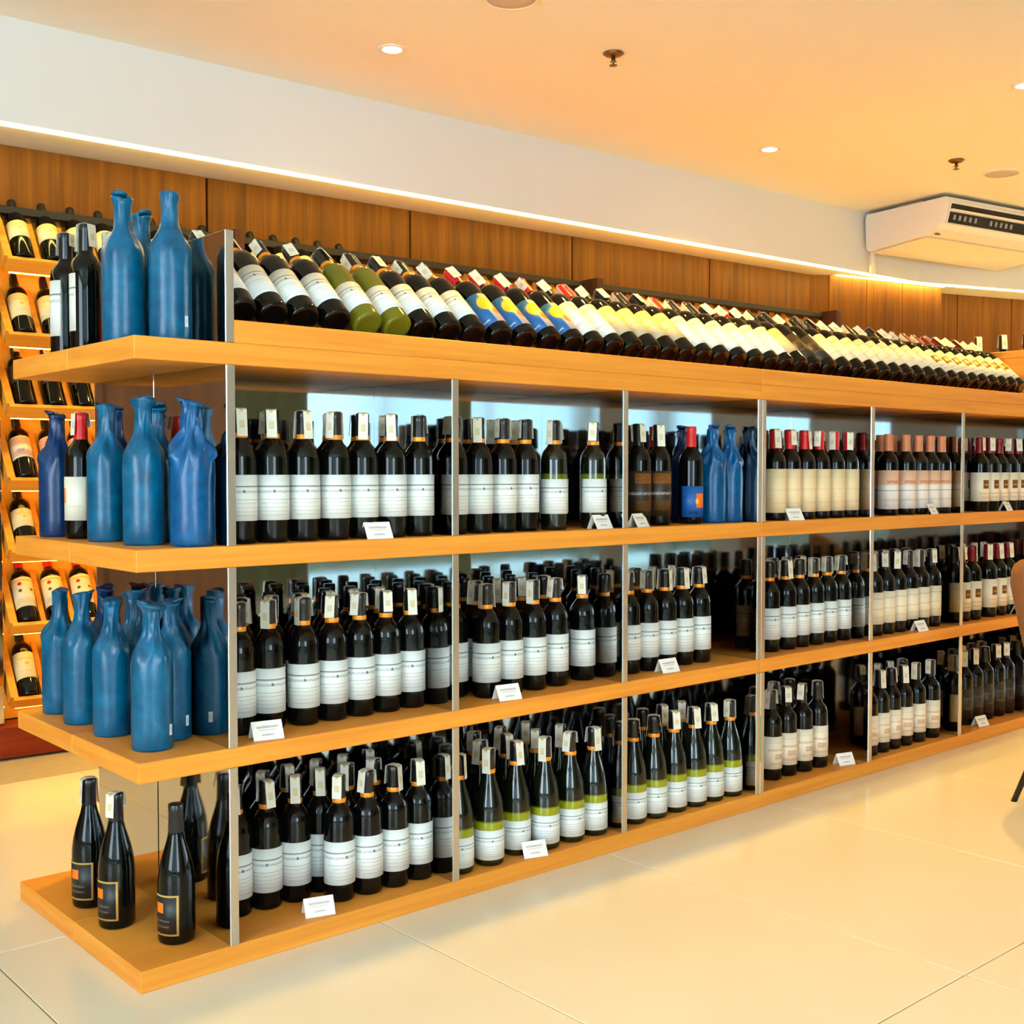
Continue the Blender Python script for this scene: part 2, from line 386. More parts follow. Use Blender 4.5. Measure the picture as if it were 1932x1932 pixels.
def label_mesh(shape, kind, z0, z1, arc=210):
    k = (shape, kind, z0, z1, arc)
    if k not in LABELS:
        r = max(p[0] for p in SHAPES[shape]) + .0007
        n = 18; V = []; F = []; U = []
        for s in range(n + 1):
            a = R(-90 - arc / 2 + arc * s / n)
            for rr in (r,):
                V += [(rr * math.cos(a), rr * math.sin(a), z0), (rr * math.cos(a), rr * math.sin(a), z1)]
                U += [(s / n, 0), (s / n, 1)]
        for s in range(n): F.append([2 * s, 2 * s + 2, 2 * s + 3, 2 * s + 1])
        # thickness: inner skin and rim
        m = len(V)
        for s in range(n + 1):
            a = R(-90 - arc / 2 + arc * s / n); rr = r - .0005
            V += [(rr * math.cos(a), rr * math.sin(a), z0), (rr * math.cos(a), rr * math.sin(a), z1)]
            U += [(s / n, 0), (s / n, 1)]
        for s in range(n):
            F.append([m + 2 * s, m + 2 * s + 1, m + 2 * s + 3, m + 2 * s + 2])
            F.append([2 * s + 1, 2 * s + 3, m + 2 * s + 3, m + 2 * s + 1]); F.append([2 * s, m + 2 * s, m + 2 * s + 2, 2 * s + 2])
        F.append([0, 1, m + 1, m]); F.append([2 * n, m + 2 * n, m + 2 * n + 1, 2 * n + 1])
        me = mesh('label', V, F, P[kind], True, U); LABELS[k] = me
    return LABELS[k]
STRIPS = {}
def strip_mesh(shape, v):
    """paper tax strip folded over the cork: an upside-down U ribbon, variant v changes how it hangs"""
    k = (shape, v)
    if k not in STRIPS:
        rt, rb, z0, z1 = NECK[shape]
        rnd = random.Random(v * 31 + 5)
        w = .0118; off = [.0012 + rnd.uniform(0, .0045) for _ in range(2)]
        la, lb = rnd.uniform(.046, .064), rnd.uniform(.030, .064)
        path = []
        for t in (1, .66, .33, 0): path.append((-(rb + off[0] * t + .0006), z1 - la * t - .001))
        path += [(-rt * .5, z1 + .0022), (rt * .5, z1 + .0022)]
        for t in (0, .33, .66, 1): path.append((rb + off[1] * t + .0006, z1 - lb * t - .001))
        V = []; U = []; F = []
        n = len(path); tw = rnd.uniform(-.004, .004)
        for i, (x, z) in enumerate(path):
            sh = tw * (i / (n - 1) - .5) * 2
            V += [(x, -w + sh, z), (x, w + sh, z)]; U += [(0, i / (n - 1)), (1, i / (n - 1))]
        for i, (x, z) in enumerate(path):
            nx = -.0004 if x < 0 else .0004
            sh = tw * (i / (n - 1) - .5) * 2
            V += [(x + nx, -w + sh, z + .0004), (x + nx, w + sh, z + .0004)]; U += [(0, i / (n - 1)), (1, i / (n - 1))]
        for i in range(n - 1):
            a = 2 * i; b_ = 2 * n + 2 * i
            F += [[a, a + 1, a + 3, a + 2], [b_, b_ + 2, b_ + 3, b_ + 1], [a, a + 2, b_ + 2, b_], [a + 1, b_ + 1, b_ + 3, a + 3]]
        STRIPS[k] = mesh('tax_strip', V, F, M['strip'], False, U)
    return STRIPS[k]

# a recipe: shape, glass, label kind, label z0,z1, arc, foil, gold ring, strip
KIND = {
 'estate': ('bord', 'glass_black', 'estate', .043, .148, 215, 'foil_black', True, True, 'black wine bottle, white lined label'),
 'estate_tall': ('bord', 'glass_black', 'estate', .052, .155, 215, 'foil_black', True, True, 'black wine bottle, white lined label'),
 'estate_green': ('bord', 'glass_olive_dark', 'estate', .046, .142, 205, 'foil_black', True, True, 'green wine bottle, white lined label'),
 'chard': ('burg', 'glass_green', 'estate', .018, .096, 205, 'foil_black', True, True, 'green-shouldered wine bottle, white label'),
 'cream': ('bord', 'glass_black', 'cream', .026, .172, 230, 'foil_red', False, True, 'red-capped wine bottle, tall cream label'),
 'salmon': ('bord', 'glass_black', 'salmon', .024, .168, 220, 'foil_salmon', False, False, 'salmon-capped wine bottle, white label'),
 'square': ('bord', 'glass_black', 'square', .042, .160, 225, 'foil_darkred', False, True, 'dark-red-capped wine bottle, brown square label'),
 'sun': ('bord', 'glass_black', 'sun', .028, .150, 200, 'foil_red', False, True, 'red-capped wine bottle, blue sun label'),
 'orange': ('bord', 'glass_black', 'orange', .022, .118, 190, 'foil_red', False, False, 'red-capped wine bottle, blue orange-square label'),
 'brown': ('bord', 'glass_black', 'brown', .030, .165, 200, 'foil_black', False, True, 'black wine bottle, dark brown label'),
 'sketch': ('bord', 'glass_black', 'sketch', .040, .150, 215, 'foil_black', False, True, 'black wine bottle, cream sketch label'),
 'ivory': ('bord', 'glass_black', 'ivory', .044, .162, 220, 'foil_black', False, True, 'black wine bottle, ivory label'),
 'dark': ('bord', 'glass_black', 'dark', .030, .150, 215, 'foil_black', False, True, 'black wine bottle, charcoal label'),
 't_white': ('bord', 'glass_black', 'white', .030, .168, 215, 'foil_black', False, True, 'black wine bottle, white label'),
 't_red': ('bord', 'glass_black', 'white', .030, .168, 215, 'foil_red', False, True, 'red-capped wine bottle, white label'),
 't_tan': ('bord', 'glass_black', 'tan', .048, .172, 215, 'foil_black', False, True, 'black wine bottle, tan label'),
 't_ivory': ('bord', 'glass_black', 'ivory', .042, .172, 215, 'foil_black', False, True, 'black wine bottle, ivory label'),
 't_square': ('bord', 'glass_black', 'square', .034, .165, 215, 'foil_darkred', False, True, 'dark-red-capped wine bottle, brown square label'),
 't_olive': ('bord', 'glass_olive', 'estate', .038, .128, 215, 'foil_black', True, True, 'olive-green wine bottle, white label'),
 'gold': ('burg', 'glass_black', 'gold', .022, .112, 120, 'foil_black', False, False, 'black wine bottle, gold-framed label'),
 'rack': ('bord', 'glass_black', 'rack', .068, .178, 215, 'foil_black', False, False, 'black wine bottle, cream label'),
 'rack_low': ('bord', 'glass_black', 'rack', .092, .172, 215, 'foil_black', False, False, 'black wine bottle, short cream label'),
 'rack_floral': ('bord', 'glass_black', 'floral', .082, .180, 215, 'foil_black', False, False, 'black wine bottle, speckled label'),
 'rack_dark': ('bord', 'glass_black', 'dark', .100, .180, 200, 'foil_black', False, True, 'black wine bottle, charcoal label'),
 'rack_crest': ('bord', 'glass_black', 'crest', .058, .186, 205, 'foil_red', False, False, 'red-capped wine bottle, crest label'),
 'dark_end': ('bord', 'glass_black', 'dark_end', .045, .150, 120, 'foil_red', False, True, 'red-capped wine bottle, pale orange-square label'),
 'plain_end': ('bord', 'glass_black', 'estate_blank', .050, .185, 110, 'foil_black', False, True, 'black wine bottle, pale label'),
}
M['glass_olive_dark'] = glow_band_glass('olive_dark_glass', (92, 100, 18), (14, 18, 7), 0.156, 0.045)  # olive band behind the label is transmitted light painted in

USED = {}
N_BOTTLES = [0]
def bottle(kind, loc, yaw, label, group, rot=None, strip=None, parts=True, name='wine_bottle', lab=True):
    """one bottle: an Empty at its foot with glass, capsule, neck band, label and tax strip"""
    shape, gl, lk, z0, z1, arc, foil, rg, st, desc = KIND[kind]
    o = empty(name, loc, rot if rot else (0, 0, yaw))
    assert label not in USED, label
    USED[label] = 1
    tag(o, label, 'bottle', group); N_BOTTLES[0] += 1
    link('glass_body', glass(shape, gl), o)
    link('capsule', capsule(shape, foil), o)
    if lab: link('label', label_mesh(shape, lk, z0, z1, arc), o)
    if rg: link('neck_band', ring(shape), o)
    use = st if strip is None else strip
    if use:
        link('tax_strip', strip_mesh(shape, random.randrange(9)), o, rot=(0, 0, R(49) + random.gauss(0, .75)))
    return o

ORD = ['', 'first', 'second', 'third', 'fourth', 'fifth', 'sixth', 'seventh', 'eighth', 'ninth', 'tenth', 'eleventh', 'twelfth', 'thirteenth', 'fourteenth', 'fifteenth', 'sixteenth', 'seventeenth', 'eighteenth', 'nineteenth', 'twentieth']
def ordinal(n):
    if n <= 20: return ORD[n]
    t = {2: 'twenty', 3: 'thirty', 4: 'forty'}[n // 10]
    return t + '-' + ORD[n % 10] if n % 10 else {3: 'thirtieth', 4: 'fortieth'}[n // 10]

# ------------------------------------------------------------------ the room
CZ = 2.75
floor = struct(box('floor', -5.2, 12.2, -6.2, 3.2, -0.05, -0.010, M['grout'], b=0.001))
# cream floor tiles laid on the grout bed
TX, TY = 0.786, 1.50
tile_me = None
ix0 = -7
for i in range(ix0, 15):
    for j in range(-4, 2):
        x0 = -0.178 + i * TX; y0 = -1.083 + j * TY
        if x0 + TX < -5.1 or x0 > 12 or y0 + TY < -6.1 or y0 > 2.9: continue
        if tile_me is None:
            V, F = bevel_box(0.0016, TX - 0.0016, 0.0016, TY - 0.0016, -0.0099, 0, 0.0012); tile_me = fix_normals(mesh('tile', V, F, M['tile']))
        link('tile', tile_me, floor, (x0, y0, 0))
ceiling = struct(box('ceiling', -5.2, 12.2, -6.2, 3.2, CZ, CZ + 0.1, M['ceiling'], b=0.001))

def ys(x):   # soffit front line
    return 2.170 - 0.0463 * x
def yw(x):   # teak wall line
    return 2.500 - 0.0575 * x
SZ = 2.37
XB = 6.30; BEND = -0.33   # where the soffit bends
def ys2(x): return ys(XB) + BEND * (x - XB)
sof = [(-5.1, ys(-5.1)), (XB, ys(XB)), (9.5, ys2(9.5)), (9.5, 2.95), (-5.1, 2.95)]
struct(prism('trim_1', sof, 'z', SZ, CZ, M['soffit']))
# backing walls and teak panels
wall_back = struct(prism('wall_back', [(-5.1, yw(-5.1) + .03), (6.3, yw(6.3) + .03), (6.3, 3.0), (-5.1, 3.0)], 'z', 0, SZ, M['walnut']))
seams = [-3.9, -2.75, -1.6, -0.55, 0.30, 1.385, 2.43, 3.47, 4.55, 5.51]
for a, b in zip(seams, seams[1:]):
    g = 0.006
    prism('wall_panel', [(a + g, yw(a + g)), (b - g, yw(b - g)), (b - g, yw(b - g) + .03), (a + g, yw(a + g) + .03)], 'z', 0.0, SZ - 0.001, M['teak'], wall_back)
# angled teak pilaster lit by the cove and an added strip, and the wall that turns away beyond it
wall_right = struct(prism('wall_right', [(6.66, 2.155), (9.5, 1.27), (9.5, 2.9), (6.66, 2.9)], 'z', 0, SZ, M['walnut']))
def on(a, p0, sl): return p0[1] + sl * (a - p0[0])
p0 = (5.62, 2.110)
pil = struct(prism('wall_pilaster', [(5.56, 2.15), (5.62, 2.115), (6.60, 1.905), (6.64, 2.6), (5.56, 2.6)], 'z', 0, SZ, M['walnut']))
for a, b in ((5.60, 5.92), (5.925, 6.24), (6.245, 6.61)):
    f = lambda x: 2.105 - 0.2180 * (x - 5.62)
    prism('wall_panel', [(a, f(a)), (b, f(b)), (b, f(b) + .018), (a, f(a) + .018)], 'z', 0, SZ - 0.001, M['teak'], pil)
prism('wall_panel', [(5.495, 2.192), (5.612, 2.107), (5.63, 2.13), (5.515, 2.215)], 'z', 0, SZ - .001, M['teak'], pil)
f2 = lambda x: 2.120 - 0.31 * (x - 6.62)
for a, b in ((6.62, 7.02), (7.03, 7.52), (7.53, 8.1), (8.11, 8.7), (8.71, 9.3)):
    prism('wall_panel', [(a, f2(a)), (b, f2(b)), (b, f2(b) + .03), (a, f2(a) + .03)], 'z', 0, SZ - 0.001, M['teak'], wall_right)
# other walls of the shop (behind and beside the camera)
def window_wall(name, along, spans, pos, length):
    """wall of piers, sill and header with window openings"""
    lo, hi = length
    solids = []
    cur = lo
    for a, b in spans:
        z0, z1 = fz0(a), fz1(a)
        solids.append((cur, a, 0, CZ)); solids.append((a, b, 0, z0)); solids.append((a, b, z1, CZ)); cur = b
    solids.append((cur, hi, 0, CZ))
    V = []; F = []
    for (a, b, z0, z1) in solids:
        if along == 'x': v, f = bevel_box(a, b, pos - .15, pos, z0, z1, .001)
        else: v, f = bevel_box(pos - .15, pos, a, b, z0, z1, .001)
        F += [[q + len(V) for q in ff] for ff in f]; V += v
    return struct(link(name, fix_normals(mesh(name, V, F, M['wall']))))
wf = window_wall('wall_front', 'x', FRONT_WINDOWS, -6.0, (-5.2, 12.2))
wl = window_wall('wall_left', 'y', LEFT_WINDOWS, -5.0, (-6.0, 3.0))
struct(box('wall_far', 12.0, 12.2, -6.0, 3.0, 0, CZ, M['wall'], b=.001))
cu = []
for i in range(141):
    x = 1.9 + i * .033; cu.append((x, -5.93 + .025 * math.sin(i * 1.1)))
prism('curtain', cu + [(x, y - .012) for x, y in reversed(cu)], 'z', .03, 2.6, M['curtain'], wf)
def pane_mat(name, tint):
    m = bpy.data.materials.new(name); m.use_nodes = True; nt = m.node_tree
    nt.nodes.remove(nt.nodes['Principled BSDF'])
    t = nt.nodes.new('ShaderNodeBsdfTransparent'); t.inputs[0].default_value = (*tint, 1)
    g = nt.nodes.new('ShaderNodeBsdfGlossy'); g.inputs['Roughness'].default_value = 0.02
    mx = nt.nodes.new('ShaderNodeMixShader'); mx.inputs[0].default_value = 0.06
    nt.links.new(t.outputs[0], mx.inputs[1]); nt.links.new(g.outputs[0], mx.inputs[2]); nt.links.new(mx.outputs[0], nt.nodes['Material Output'].inputs[0])
    return m
M['pane'] = pane_mat('window_glass', (.95, .98, 1)); M['pane_film'] = pane_mat('filmed_window_glass', (.36, .45, .48))
wn = 0
for a, b in FRONT_WINDOWS:
    wn += 1
    h = (b - a) / 2; wh = fz1(a) - fz0(a)
    w = struct(empty('window_%d' % wn, ((a + b) / 2, -6.05, fz0(a))))
    box('window_frame', -h, -h + .05, -.03, .03, 0, wh, M['aluminium'], w); box('window_frame', h - .05, h, -.03, .03, 0, wh, M['aluminium'], w)
    box('window_frame', -.025, .025, -.03, .03, 0, wh, M['aluminium'], w)
    pm = M['pane_film'] if a < -4 else M['pane']
    if a < -4: box('transom', -h, h, -.04, .04, .16, .46, M['olive'], w)
    box('pane', -h + .05, -.025, -.004, .004, 0, wh, pm, w); box('pane', .025, h - .05, -.004, .004, 0, wh, pm, w)
for a, b in LEFT_WINDOWS:
    wn += 1
    w = struct(empty('window_%d' % wn, (-5.05, (a + b) / 2, fz0(a))))
    h = (b - a) / 2; wh = WZ1 - fz0(a)
    box('window_frame', -.03, .03, -h, -h + .05, 0, wh, M['aluminium'], w); box('window_frame', -.03, .03, h - .05, h, 0, wh, M['aluminium'], w)
    box('pane', -.004, .004, -h + .05, h - .05, 0, wh, M['pane_film'] if a < -5 else M['pane'], w)
    if a < -5: box('transom', -.04, .04, -h, h, .16, .46, M['olive'], w)

# cove light strip along the lower front lip of the soffit
M['led'] = emit('cove_led', (1.0, 0.78, 0.20), LED_STRENGTH)
cove = empty('cove_light', (0, 0, SZ))
tag(cove, 'long warm white light strip under the front lip of the soffit', 'light strip')
prism('led_strip', [(-5.0, ys(-5.0) + .012), (XB, ys(XB) + .012), (XB, ys(XB) + .030), (-5.0, ys(-5.0) + .030)], 'z', -.009, -.001, M['led'], cove)
prism('led_strip', [(XB, ys(XB) + .012), (9.3, ys2(9.3) + .012), (9.3, ys2(9.3) + .030), (XB, ys(XB) + .030)], 'z', -.009, -.001, M['led'], cove)

fp = lambda x: 2.105 - 0.2180 * (x - 5.62)
prism('led_strip', [(5.63, fp(5.63) - .030), (6.60, fp(6.60) - .030), (6.60, fp(6.60) - .020), (5.63, fp(5.63) - .020)], 'z', -.006, -.001, M['led'], cove)  # extra strip, added in front of the pilaster only to brighten it

# ------------------------------------------------------------------ ceiling fittings
M['lens'] = emit('downlight_lens', (1.0, 0.88, 0.66), 30.0)
M['lens'].cycles.emission_sampling = 'NONE'
trim_me = lathe_mesh('trim_ring', [(.036, -.002), (.040, -.006), (.056, -.005), (.058, 0), (.036, 0)], M['white_plastic'], 28)
lens_me = lathe_mesh('lens', [(0, -.004), (.036, -.004), (.037, -.001), (0, -.0005)], M['lens'], 24)
DOWN = [((1.713, 1.496), 'recessed downlight nearest the left soffit end'), ((4.006, 1.401), 'recessed downlight in the middle of the ceiling beside the soffit'),
        ((4.005, .069), 'recessed downlight at the right picture edge, ceiling'), ((1.72, .165), None), ((6.30, -.03), None), ((8.6, -.12), None),
        ((6.30, -1.36), None), ((8.6, .9), None), ((7.6, .72), None)]  # the last one is unseen, added to light the angled far wall
place = ['above the shelf end, out of the picture overhead', 'right of the picture, over the shelf line', 'right of the picture, farthest along the shelf line',
         'right of the picture, over the front aisle', 'right of the picture, last before the far wall', 'right of the picture, added to brighten the angled teak wall']
pi = 0
for (x, y), lb in DOWN:
    if lb is None: lb = 'recessed downlight ' + place[pi]; pi += 1
    o = empty('downlight', (x, y, CZ)); tag(o, lb, 'downlight', 'recessed ceiling downlights')
    link('trim_ring', trim_me, o); link('lens', lens_me, o)
    l = bpy.data.lights.new('downlight_lamp', 'SPOT'); l.energy = DOWNLIGHT_W; l.color = WARM; l.spot_size = R(125); l.spot_blend = 0.9; l.shadow_soft_size = 0.035
    lo = bpy.data.objects.new('downlight_lamp', l); COL.objects.link(lo); lo.parent = o; lo.location = (0, 0, -.02)
esc = lathe_mesh('escutcheon', [(0, 0), (.040, -.001), (.042, -.004), (.030, -.012), (.012, -.016), (0, -.016)], M['brass'], 20)
stem = lathe_mesh('sprinkler_head', [(0, -.014), (.008, -.016), (.008, -.030), (.014, -.034), (.004, -.036), (.004, -.046), (.016, -.048), (.016, -.050), (0, -.050)], M['brass'], 14)
for (x, y), lb in (((2.40, .96), 'bronze ceiling sprinkler between the two lit downlights'), ((4.93, .88), 'bronze ceiling sprinkler beside the round speaker near the air conditioner')):
    o = empty('fire_sprinkler', (x, y, CZ)); tag(o, lb, 'sprinkler', 'ceiling sprinklers'); link('escutcheon', esc, o); link('sprinkler_head', stem, o)
grille_m = plain('speaker_grille', (196, 190, 184), 0.7, vary=0.15, scale=300)
rim = lathe_mesh('rim', [(.088, 0), (.086, -.007), (.096, -.008), (.104, -.004), (.105, 0)], M['white_plastic'], 32)
gril = lathe_mesh('grille', [(0, -.008), (.05, -.0075), (.087, -.006), (.087, 0), (0, -.0005)], grille_m, 32)
for (x, y), lb in (((1.735, .812), 'round white ceiling speaker cut by the top edge of the picture'), ((5.372, .851), 'round grey ceiling speaker near the air conditioner')):
    o = empty('ceiling_speaker', (x, y, CZ)); tag(o, lb, 'speaker', 'round ceiling speakers'); link('rim', rim, o); link('grille', gril, o)

# air conditioner hung under the ceiling
ac = empty('air_conditioner', (5.556, 1.282, 2.725), (0, 0, R(-9.2)))
tag(ac, 'white ceiling air conditioner with dark outlet grille at the right edge', 'air conditioner')
L_ = 1.30; Dp = 0.60
sec = [(0.0, 0.0), (Dp, 0.0), (Dp + .01, -.03), (Dp, -.215), (Dp - .02, -.235), (.14, -.205), (.07, -.175), (.035, -.150), (.0, -.02)]
prism('casing', sec, 'x', 0, L_, M['white_plastic'], ac)
prism('bottom_panel', [(.16, -.209), (Dp - .03, -.2375), (Dp - .03, -.243), (.16, -.214)], 'x', .03, L_ - .03, M['white_plastic'], ac)
fr = [(-.001, -.028), (.024, -.118), (.016, -.120), (-.009, -.030)]
outlet = prism('outlet_frame', [(-.001, -.022), (.033, -.146), (.027, -.148), (-.007, -.024)], 'x', .04, L_ - .04, M['white_plastic'], ac)
prism('outlet_slot', [(.003, -.034), (.0125, -.066), (.0045, -.068), (-.005, -.036)], 'x', .05, L_ - .05, M['dark_slot'], ac)
prism('outlet_slot', [(.015, -.080), (.0315, -.142), (.0235, -.144), (.007, -.082)], 'x', .05, L_ - .05, M['dark_slot'], ac)
prism('louvre', [(.011, -.066), (.015, -.080), (-.004, -.079), (-.008, -.067)], 'x', .05, L_ - .05, M['white_plastic'], ac)
for k in range(24):
    if k % 7 in (5, 6): continue
    xx = .085 + k * .049
    prism('vane', [(.013, -.096), (.020, -.124), (.012, -.126), (.005, -.098)], 'x', xx, xx + .017, M['grey_knob'], ac)
sn = lathe_mesh('sensor', [(0, -.003), (.02, -.003), (.021, 0), (0, .001)], M['dark_slot'], 16)
link('sensor', sn, ac, (.07, .115, -.197), (R(13), 0, 0))
for xx in (.06, L_ - .06):
    box('hanger', xx - .015, xx + .015, .2, .4, -.002, .025, M['aluminium'], ac)
lathe_p = lathe_mesh('drain_pipe', [(0, 0), (.018, 0), (.018, .14), (0, .14)], M['white_plastic'], 14)
link('drain_pipe', lathe_p, ac, (.035, Dp - .02, -.372))

# ------------------------------------------------------------------ the gondola: four shelving units back to back
D = 0.732; HD = D / 2
Z = dict(b0=0.0, b1=0.047, c0=0.442, c1=0.486, d0=0.884, d1=0.931, t0=1.326, t1=1.374)
BACKP = 0.345
PW = 0.0205
def unit(name, label, x0, x1, posts, front):
    u = empty(name, (0, 0, 0)); tag(u, label, 'shelving unit', 'wooden wine shelving units')
    g = 0.0008
    Y = (lambda a, b: (a, b)) if front else (lambda a, b: (D - b, D - a))
    for nm, za, zb in (('base_board', Z['b0'], Z['b1']), ('shelf_board', Z['c0'], Z['c1']), ('shelf_board', Z['d0'], Z['d1']), ('top_board', Z['t0'], Z['t1'])):
        y0, y1 = Y(0, HD - g)
        box(nm, x0 + g, x1 - g, y0, y1, za, zb, M['oak'], u, b=.0015)
    for za, zb in ((Z['b1'], Z['c0']), (Z['c1'], Z['d0']), (Z['d1'], Z['t0'])):
        for (a, b) in posts:
            y0, y1 = Y(0.001, HD - .002)
            dv = box('divider_panel', a, b, y0, y1, za, zb, M['steel'], u, b=.001, label='polished steel divider panel')
            ye = Y(-.0012, .0012)
            box('edge_strip', a + .0004, b - .0004, ye[0], ye[1], za + .0005, zb - .0005, M['edge'], dv, b=.0005)
        for (a, b), (c, d) in zip(posts, posts[1:]):
            if c - b < .1: continue
            y0, y1 = Y(BACKP, BACKP + .012)
            box('back_panel', b, c, y0, y1, za, zb, M['steel'], u, b=.0005, label='polished steel back panel')
    # sloping display on top: front riser and sloped board
    xa = posts[0][1] if x0 == 0 else x0 + g
    xb = x1 - g if x1 < 4 else 3.965
    y0, y1 = Y(0.001, .021)
    box('riser', xa, xb, y0, y1, Z['t1'], 1.424, M['oak'], u, b=.0015)
    pts = [(.0445, 1.3995), (.222, 1.5593), (.2085, 1.5742), (.0311, 1.4144)]
    pts = [(.040, 1.3745), (.078, 1.3745), (.250, 1.5290), (.2360, 1.5445), (.062, 1.3880)]
    if not front: pts = [(D - a, b) for a, b in pts]
    prism('sloped_board', pts, 'x', xa, xb, M['oak'], u)
    pts = [(.225, 1.3745), (.243, 1.3745), (.243, 1.520), (.225, 1.504)]
    if not front: pts = [(D - a, b) for a, b in pts]
    prism('board_support', pts, 'x', xa, xb, M['oak'], u)
    return u
U1 = unit('shelving_unit', 'oak shelving unit with steel dividers, front side, nearest the camera', 0, 2.1, [(.208, .2285), (.8304, .851), (1.4529, 1.4734), (2.0795, 2.0995)], True)
U2 = unit('shelving_unit', 'oak shelving unit with steel dividers, front side, far half', 2.1, 4.32, [(2.1005, 2.1205), (2.735, 2.7565), (3.378, 3.400), (4.022, 4.044)], True)
U3 = unit('shelving_unit', 'oak shelving unit at the rear left, behind the wrapped bottles', 0, 2.1, [(.208, .2285), (.8304, .851), (1.4529, 1.4734), (2.0795, 2.0995)], False)
U4 = unit('shelving_unit', 'oak shelving unit at the rear, far half, behind the sloping bottles', 2.1, 4.32, [(2.1005, 2.1205), (2.735, 2.7565), (3.378, 3.400), (4.022, 4.044)], False)
# steel end panel of the sloping display (above the top board), both halves
box('end_panel', .208, .2285, .002, .30, Z['t1'], 1.617, M['steel'], U1, b=.001, label='polished steel end panel of the sloping rack')
box('end_panel', .208, .2285, D - .30, D - .002, Z['t1'], 1.617, M['steel'], U3, b=.001, label='polished steel end panel of the sloping rack')
box('edge_strip', .2085, .228, .0008, .0030, Z['t1'] + .001, 1.6165, M['edge'], U1, b=.0005)
M['tape_white'] = plain('white_film', (236, 232, 222), 0.5); M['tape_green'] = plain('green_film', (20, 150, 84), 0.5)
box('seam_film', 2.0990, 2.1010, -.0022, -.0012, .050, .438, M['tape_white'], U1, b=.0002); box('seam_film', 2.0988, 2.1012, -.0030, -.0022, .150, .300, M['tape_green'], U1, b=.0002, label='thin green film strip in the seam')
# wooden display block at the far end
blk = empty('display_block', (4.0, 0, Z['t1'])); tag(blk, 'wooden display block with standing bottles at the far end of the shelf', 'display block')
box('side_board', -.03, -.008, .03, D - .03, 0, .21, M['oak'], blk); box('top_ledge', -.035, .012, .02, D - .02, .21, .240, M['oak'], blk)
box('floor_board', -.008, .31, .03, D - .03, 0, .030, M['oak'], blk); box('front_board', -.008, .31, .03, .05, .03, .10, M['oak'], blk)

# ------------------------------------------------------------------ standing bottles in the bays
SH = {'upper': Z['d1'], 'middle': Z['c1'], 'bottom': Z['b1']}
LIM = [(.2285, .8304), (.851, 1.4529), (1.4734, 2.0795), (2.1205, 2.735), (2.7565, 3.378), (3.400, 4.022)]
FACE = R(-14)   # labels turned a little towards the camera
def row(kind, shelf, bay, rowname, spots, start=1, strip=None, lab=True, jitter=.25):
    lo, hi = LIM[bay - 1]
    n = start
    for s in spots:
        k = kind
        x, y = s[0], s[1]
        if len(s) > 2: k = s[2]
        r = max(p[0] for p in SHAPES[KIND[k][0]]) + .0012
        x = min(max(x, lo + r), hi - r)
        lb = '%s, %s from left, %s row, %s shelf, %s bay' % (KIND[k][9], ordinal(n), rowname, shelf, ORD[bay])
        bottle(k, (x, y, SH[shelf]), FACE + random.uniform(-jitter, jitter), lb, 'wine bottles in the shelf bays', strip=strip, lab=lab)
        n += 1
def line(xs, y): return [(x, y + random.uniform(-.002, .002)) for x in xs]
# upper shelf
row('estate_tall', 'upper', 1, 'front', line((.277, .359, .443, .528, .609, .694, .778), .072))
row('estate_tall', 'upper', 1, 'second', line((.317, .401, .486, .569, .651, .736), .158))
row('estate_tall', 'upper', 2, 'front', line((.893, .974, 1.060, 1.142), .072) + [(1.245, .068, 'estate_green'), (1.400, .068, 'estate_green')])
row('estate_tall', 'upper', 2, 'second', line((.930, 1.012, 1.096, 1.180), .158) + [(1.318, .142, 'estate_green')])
row('brown', 'upper', 3, 'front', [(1.595, .072), (1.684, .072), (1.839, .075, 'orange')])
row('brown', 'upper', 3, 'second', [(1.555, .158), (1.640, .158), (1.752, .150, 'orange')])
row('cream', 'upper', 4, 'front', line((2.256, 2.340, 2.426, 2.512, 2.604, 2.693), .066), jitter=.1)
row('cream', 'upper', 4, 'second', line((2.298, 2.384, 2.470, 2.560, 2.650), .150), lab=True)
row('salmon', 'upper', 5, 'front', line((2.952, 3.072, 3.162, 3.246, 3.332), .062))
row('salmon', 'upper', 5, 'second', line((2.920, 3.030, 3.118, 3.206, 3.290), .146))
row('square', 'upper', 6, 'front', line((3.640, 3.724, 3.808, 3.893, 3.976), .062), jitter=.1)
row('square', 'upper', 6, 'second', line((3.560, 3.682, 3.766, 3.850, 3.935), .146))
# middle shelf
row('estate', 'middle', 1, 'front', line((.300, .378, .472, .553, .633, .712, .791), .125))
row('estate', 'middle', 1, 'second', line((.352, .434, .516, .597, .676, .755), .210))
row('estate', 'middle', 1, 'third', line((.300, .390, .474, .556, .636, .716, .790), .294), strip=False)
row('estate', 'middle', 2, 'front', [(.962, .160), (1.024, .098), (1.108, .100), (1.196, .100), (1.286, .106), (1.408, .120)])
row('estate', 'middle', 2, 'second', line((1.062, 1.146, 1.232, 1.318), .190))
row('estate', 'middle', 2, 'third', line((.925, 1.010, 1.098, 1.186, 1.274, 1.362), .285), strip=False)
row('estate', 'middle', 3, 'front', line((1.590, 1.672, 1.756, 1.838, 1.918), .108))
row('estate', 'middle', 3, 'second', line((1.545, 1.632, 1.716, 1.800, 1.882), .196))
row('estate', 'middle', 4, 'front', line((2.268, 2.358, 2.440, 2.522, 2.608, 2.692), .092))
row('estate', 'middle', 4, 'second', line((2.222, 2.314, 2.400, 2.482, 2.566), .178))
row('ivory', 'middle', 5, 'front', line((2.880, 2.962, 3.042, 3.124, 3.206, 3.290), .076), jitter=.1)
row('ivory', 'middle', 5, 'second', line((2.838, 2.922, 3.004, 3.084, 3.166, 3.248), .162))
row('square', 'middle', 6, 'front', line((3.530, 3.614, 3.752, 3.838, 3.925), .076), jitter=.1)
